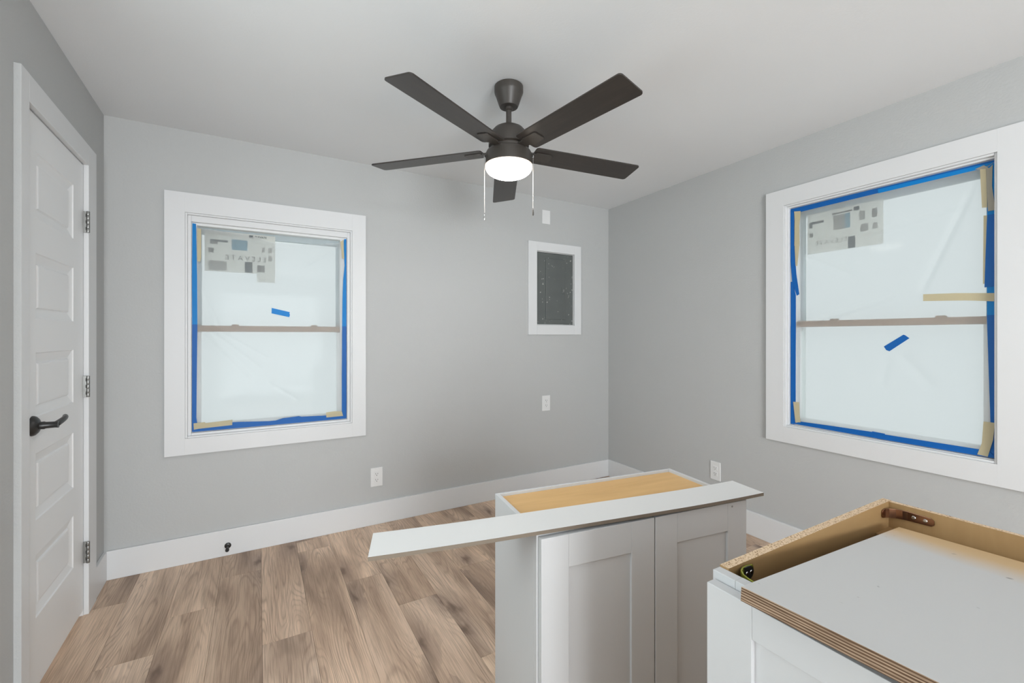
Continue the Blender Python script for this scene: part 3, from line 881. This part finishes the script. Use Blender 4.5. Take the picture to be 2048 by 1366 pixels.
for side, zlen, nb in ((-1, 0.262, 1), (1, 0.240, 1)):
    dx, dy = math.cos(R(YAW)) * 0.1110 * side, -math.sin(R(YAW)) * 0.1110 * side
    ch = empty('pull_chain', (dx, dy, -0.322)); ch.parent = fan
    bm = bmesh.new()
    nbead = int(zlen / 0.0052)
    for q in range(nbead):
        bmesh.ops.create_icosphere(bm, subdivisions=1, radius=0.0015, matrix=Matrix.Translation((0, 0, -q * 0.0052)))
    for q in range(nbead - 1):
        add_box(bm, (-0.0006, -0.0006, -q * 0.0052 - 0.0042), (0.0006, 0.0006, -q * 0.0052 - 0.001))
    link('chain', mesh_of(bm, 'chain'), 'nickel_light', ch, smooth=True)
    lathe('chain_end', [(0.0, 0.0), (0.0032, -0.002), (0.0022, -0.006), (0.0036, -0.012), (0.0036, -0.024), (0.0020, -0.028), (0.0, -0.029)], 'bronze' if side > 0 else 'chrome', ch, 14, (0, 0, -zlen))
    lathe('chain_outlet', [(0.0045, 0.0), (0.0045, 0.007), (0.0, 0.007)], 'chrome', ch, 14, (0, 0, -0.002))

# ------------------------------------------------------------------ electrical panel and plates on the walls
ep = empty('electrical_panel'); place(ep, BACK)
tag(ep, 'chipped dark grey electrical panel in a white wooden frame', 'electrical panel')
ring_parts('frame_board', (1.884, 2.420, 1.270, 2.028), (1.966, 2.348, 1.348, 1.954), -0.016, 0.0, 'trim', ep, 0.0015)
pc = box('cover', (1.974, 0.004, 1.356), (2.340, 0.03, 1.946), 'panel', ep, 0.001)
pdr = box('panel_door', (2.062, -0.0015, 1.396), (2.256, 0.006, 1.902), 'panel', ep, 0.0025)
box('latch', (2.222, -0.006, 1.615), (2.246, 0.002, 1.668), 'panel', ep, 0.003)
box('latch_lever', (2.236, -0.010, 1.630), (2.243, -0.004, 1.652), 'nickel', ep, 0.001)

def outlet_proto():
    o = empty('duplex_outlet')
    box('plate', (-0.0395, -0.006, -0.063), (0.0395, 0.0, 0.063), 'plastic', o, 0.003)
    for s in (-1, 1):
        rc = box('receptacle', (-0.0165, -0.0078, s * 0.0195 - 0.0145), (0.0165, -0.005, s * 0.0195 + 0.0145), 'plastic', o, 0.004)
        box('slot', (-0.0078, -0.0082, s * 0.0195 - 0.001), (-0.0056, -0.0072, s * 0.0195 + 0.008), 'slot', rc, 0)
        box('slot', (0.0056, -0.0082, s * 0.0195 - 0.0005), (0.0078, -0.0072, s * 0.0195 + 0.007), 'slot', rc, 0)
        lathe('ground_hole', [(0.0, -0.0082), (0.0026, -0.0082), (0.0026, -0.0072), (0.0, -0.0072)], 'slot', rc, 12, (0, 0, s * 0.0195 - 0.0075), 'y')
    lathe('screw', [(0.0, -0.0074), (0.0022, -0.0072), (0.0026, -0.006), (0.0, -0.006)], 'plastic', o, 12, (0, 0, 0), 'y')
    return o
def at_wall(o, frame, x, z):
    c, s = math.cos(frame[1]), math.sin(frame[1])
    o.location = (frame[0][0] + c * x, frame[0][1] + s * x, z)
    o.rotation_euler = (0, 0, frame[1])
GO = 'white duplex outlets'
o1 = outlet_proto(); at_wall(o1, BACK, 0.690, 0.314)
tag(o1, 'white duplex outlet just above the back baseboard, right of the smaller window', 'outlet', GO)
o2 = copy_tree(o1); at_wall(o2, BACK, 2.062, 0.705)
tag(o2, 'white duplex outlet halfway up the wall, below the electrical panel', 'outlet', GO)
o3 = copy_tree(o1); at_wall(o3, RIGHT, 1.096, 0.336)
tag(o3, 'white duplex outlet on the right wall behind the double door cabinet', 'outlet', GO)
bp = empty('blank_plate'); at_wall(bp, BACK, 2.063, 2.240)
tag(bp, 'blank white cover plate high on the wall above the electrical panel', 'cover plate')
box('plate', (-0.0395, -0.006, -0.057), (0.0395, 0.0, 0.057), 'plastic', bp, 0.003)
for s in (-1, 1):
    lathe('screw', [(0.0, -0.0074), (0.0024, -0.0070), (0.0028, -0.006), (0.0, -0.006)], 'plastic', bp, 12, (0, 0, s * 0.041), 'y')

# door stop screwed to the back baseboard
ds = empty('doorstop'); at_wall(ds, BACK, -0.150, 0.058)
tag(ds, 'small black door stop screwed to the back baseboard', 'door stop')
lathe('base', [(0.0, -0.0150), (0.0165, -0.0150), (0.0165, -0.018), (0.013, -0.0205), (0.0065, -0.022), (0.0, -0.022)], 'black', ds, 24, (0, 0, 0), 'y')
lathe('post', [(0.0055, -0.020), (0.0055, -0.074), (0.0, -0.074)], 'black', ds, 16, (0, 0, 0), 'y')
lathe('rubber_tip', [(0.0085, -0.070), (0.0095, -0.073), (0.0095, -0.083), (0.0075, -0.086), (0.0, -0.086)], 'rubber', ds, 20, (0, 0, 0), 'y')

# ------------------------------------------------------------------ cabinets
def shaker_door(name, parent, w, h, t, stile, rail, loc, rz=0.0, rail_b=None):
    """front faces local -y; origin at lower left front corner"""
    d = empty(name, loc, rz); d.parent = parent
    rb = rail if rail_b is None else rail_b
    box('stile', (0, 0, 0), (stile, t, h), 'cabinet', d, 0.0012)
    box('stile', (w - stile, 0, 0), (w, t, h), 'cabinet', d, 0.0012)
    box('rail', (stile, 0.0002, h - rail), (w - stile, t, h), 'cabinet', d, 0.0008)
    box('rail', (stile, 0.0002, 0), (w - stile, t, rb), 'cabinet', d, 0.0008)
    box('centre_panel', (stile - 0.006, 0.0075, rb - 0.006), (w - stile + 0.006, 0.0140, h - rail + 0.006), 'cabinet', d, 0)
    return d

# wall unit standing on the floor: origin at its rear left bottom corner
c1 = empty('double_door_cabinet', (0.652, 1.242, 0.0), R(-7.6))
tag(c1, 'white double door cabinet carrying the long board', 'cabinet')
CW, CD, CH = 0.700, 0.305, 0.762
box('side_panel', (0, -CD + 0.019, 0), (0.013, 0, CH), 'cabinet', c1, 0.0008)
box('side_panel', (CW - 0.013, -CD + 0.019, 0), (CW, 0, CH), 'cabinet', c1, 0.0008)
box('back_panel', (0.013, -0.010, 0), (CW - 0.013, 0, CH), 'cabinet', c1, 0.0008)
box('top_panel', (0.013, -CD + 0.019, CH - 0.020), (CW - 0.013, -0.010, CH - 0.009), 'birch', c1, 0)
box('bottom_panel', (0.013, -CD + 0.019, 0.02), (CW - 0.013, -0.010, 0.032), 'birch', c1, 0)
box('corner_block', (0.013, -CD + 0.019, CH - 0.010), (0.020, -CD + 0.068, CH - 0.001), 'chip', c1, 0)
ff = empty('face_frame', (0, -CD, 0)); ff.parent = c1
box('stile', (0, 0, 0), (0.04, 0.019, CH), 'cabinet', ff, 0.0012)
box('stile', (CW - 0.04, 0, 0), (CW, 0.019, CH), 'cabinet', ff, 0.0012)
box('rail', (0.04, 0.0002, CH - 0.04), (CW - 0.04, 0.019, CH), 'cabinet', ff, 0.0008)
box('rail', (0.04, 0.0002, 0), (CW - 0.04, 0.019, 0.04), 'cabinet', ff, 0.0008)
DW, DH = 0.351, 0.742
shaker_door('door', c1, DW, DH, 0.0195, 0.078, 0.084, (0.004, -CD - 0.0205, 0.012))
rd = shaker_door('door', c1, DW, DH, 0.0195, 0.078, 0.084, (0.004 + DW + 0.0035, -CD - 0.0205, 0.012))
lathe('bumper_dot', [(0.0, -0.0010), (0.0030, -0.0008), (0.0030, 0.001), (0.0, 0.001)], 'nickel', rd, 14, (DW - 0.060, 0, DH - 0.012), 'y')

# long board laid across the cabinet
bx = Vector((1.375, 0.914, 0)) - Vector((0.246, 1.115, 0))
brd = empty('shelf_board', (0.246, 1.115, CH), math.atan2(bx.y, bx.x))
tag(brd, 'long thin white board laid across the double door cabinet', 'board')
bm = bmesh.new()
L, BW, BT = bx.length, 0.120, 0.0095
n = 24
rows = []
for k in range(n + 1):
    t = k / n
    x = L * t
    lift = 0.0003 + 0.006 * max(0, (t - 0.72) / 0.28) ** 2 + 0.004 * max(0, (0.30 - t) / 0.3) ** 2
    ln = 0.016 * (1 - t)
    rows.append([bm.verts.new(p) for p in ((x + (-0.016 * (1 - t) if True else 0), -BW, lift), (x, 0, lift), (x, 0, lift + BT), (x - 0.016 * (1 - t), -BW, lift + BT))])
for a, b in zip(rows[:-1], rows[1:]):
    for k, mi in ((0, 1), (1, 1), (2, 0), (3, 1)):
        f = bm.faces.new((a[k], a[(k + 1) % 4], b[(k + 1) % 4], b[k])); f.material_index = mi
for r_, mi in ((rows[0], 1), (rows[-1], 1)):
    f = bm.faces.new(r_); f.material_index = mi
M['board_core'] = mat('grey_brown_board_core', (0.20, 0.165, 0.13), 0.85, 0.1)
M['board_white'] = mat('white_board_face', (0.70, 0.70, 0.695), 0.5, 0.3)
link('board', mesh_of(bm, 'board'), ['board_white', 'board_core'], brd)

# base unit with its open top: front faces -x; local frame: x to the rear, y along the front
CB = empty('base_cabinet', (0.660, 0.474, 0.0))
tag(CB, 'white base cabinet with open top and tan inside', 'cabinet')
BD, BWD, BH = 0.633, 0.762, 0.876
sp = empty('side_panel'); sp.parent = CB
def side(y0, y1):
    bm = bmesh.new()
    fs = add_box(bm, (0.019, y0, 0.0), (BD, y1, BH - 0.001))
    for f in fs:
        f.normal_update()
        f.material_index = 0
    fs[1].material_index = 1
    o = link('side_panel', mesh_of(bm, 'side_panel'), ['tan', 'chip'], CB, 0)
    return o
bpy.data.objects.remove(sp)
side(-0.016, 0.0)
side(-BWD, -BWD + 0.016)
bm = bmesh.new()
fs = add_box(bm, (BD - 0.012, -BWD + 0.016, 0.0), (BD, -0.016, BH - 0.002)); fs[1].material_index = 1
link('back_panel', mesh_of(bm, 'back_panel'), ['tan', 'chip'], CB, 0)
box('hanging_rail', (BD - 0.080, -BWD + 0.016, 0.74), (BD - 0.012, -0.016, 0.8150), 'tan', CB, 0)
box('bottom_panel', (0.019, -BWD + 0.016, 0.10), (BD - 0.012, -0.016, 0.112), 'tan', CB, 0)
box('toe_kick', (0.07, -BWD + 0.016, 0.0), (0.082, -0.016, 0.10), 'cabinet', CB, 0)
bf = empty('face_frame', (0, 0, 0)); bf.parent = CB
FT = BH - 0.004
box('stile', (0, -0.040, 0.10), (0.019, 0.0, FT), 'cabinet', bf, 0.0012)
box('stile', (0, -BWD, 0.10), (0.019, -BWD + 0.040, FT), 'cabinet', bf, 0.0012)
box('rail', (0.0002, -BWD + 0.040, FT - 0.04), (0.019, -0.040, FT), 'cabinet', bf, 0.0008)
box('rail', (0.0002, -BWD + 0.040, 0.10), (0.019, -0.040, 0.14), 'cabinet', bf, 0.0008)
# doors face -x: rotate so that the door's front (-y) looks along -x
for k in range(2):
    shaker_door('door', CB, 0.376, 0.739, 0.0205, 0.076, 0.050, (-0.0215, -0.0045 - k * 0.379, 0.120), R(-90), 0.076)
# metal corner braces with screws
def brace(pts, zc, hgt, material, screws, parent, name='corner_brace'):
    bm = bmesh.new()
    a = []
    th = 0.0025
    n = len(pts)
    ring = []
    for i, (x, y) in enumerate(pts):
        d = Vector(pts[min(i + 1, n - 1)]) - Vector(pts[max(i - 1, 0)])
        nn = Vector((-d.y, d.x)).normalized() * th
        e = min(i, n - 1 - i)
        hh = hgt / 2 * (0.45 if e == 0 else 0.85 if e == 1 else 1.0)
        ring.append([bm.verts.new(p) for p in ((x, y, zc - hh), (x, y, zc + hh), (x + nn.x, y + nn.y, zc + hh), (x + nn.x, y + nn.y, zc - hh))])
    for p, q in zip(ring[:-1], ring[1:]):
        for k in range(4):
            bm.faces.new((p[k], p[(k + 1) % 4], q[(k + 1) % 4], q[k]))
    bm.faces.new(ring[0]); bm.faces.new(ring[-1])
    o = link(name, mesh_of(bm, name), material, parent, 0.0006)
    for (x, y, ax) in screws:
        lathe('screw', [(0.0, -0.0012), (0.0036, -0.0008), (0.0042, 0.0), (0.0, 0.0)] , 'chrome', o, 14, (x, y, zc), ax)
    return o
IX = BD - 0.012
iy = -0.016
pb = [(IX - 0.022, iy - 0.0006), (IX - 0.027 + 0.001, iy - 0.0008)]
brace_pts = [(IX - 0.040, iy - 0.0030), (IX - 0.037, iy - 0.0030), (IX - 0.026, iy - 0.0035), (IX - 0.018, iy - 0.0075), (IX - 0.0095, iy - 0.017), (IX - 0.0045, iy - 0.027), (IX - 0.0032, iy - 0.036), (IX - 0.0030, iy - 0.076), (IX - 0.0030, iy - 0.081)]
brace(brace_pts, BH - 0.023, 0.021, 'bracket', [(IX - 0.0036, iy - 0.046, 'x'), (IX - 0.0036, iy - 0.066, 'x')], CB)
fbp = [(0.080, iy - 0.0030), (0.077, iy - 0.0030), (0.060, iy - 0.0030), (0.048, iy - 0.0040), (0.038, iy - 0.0085), (0.0290, iy - 0.018), (0.0245, iy - 0.030), (0.0222, iy - 0.055), (0.0222, iy - 0.059)]
fb = brace(fbp, BH - 0.0165, 0.024, 'bracket_green', [], CB)
dpl = []
for k in range(9):
    a = -math.pi / 2 + math.pi * k / 8
    dpl.append((0.064 + 0.0135 * math.cos(a), BH - 0.0165 + 0.0115 * math.sin(a)))
dpl += [(0.052, BH - 0.005), (0.052, BH - 0.028)]
prism('brace_plate', dpl, iy - 0.0075, iy - 0.0056, 'black', fb, 'xz', 0.0004)
for k in range(2):
    lathe('screw', [(0.0, -0.0013), (0.0030, -0.0008), (0.0036, 0.0), (0.0, 0.0)], 'chrome', fb, 14, (0.058 + 0.012 * k, iy - 0.0075, BH - 0.0165), 'y')

# painted plywood sheet: front end on the face frame, rear end dropped inside the carcass
ps = empty('plywood_sheet', (0.609, 0.391, 0.8985))
ps.rotation_euler = (Matrix.Rotation(R(3.0), 3, 'Z') @ Matrix.Rotation(R(5.6), 3, 'Y')).to_euler()
tag(ps, 'white painted plywood sheet lying in the open base cabinet', 'plywood')
PL, PWD, PT = 0.632, 0.585, 0.0205
bm = bmesh.new()
fs = add_box(bm, (0, -PWD, -PT), (PL, 0, 0))
for f in fs:
    f.material_index = 1
fs[1].material_index = 0
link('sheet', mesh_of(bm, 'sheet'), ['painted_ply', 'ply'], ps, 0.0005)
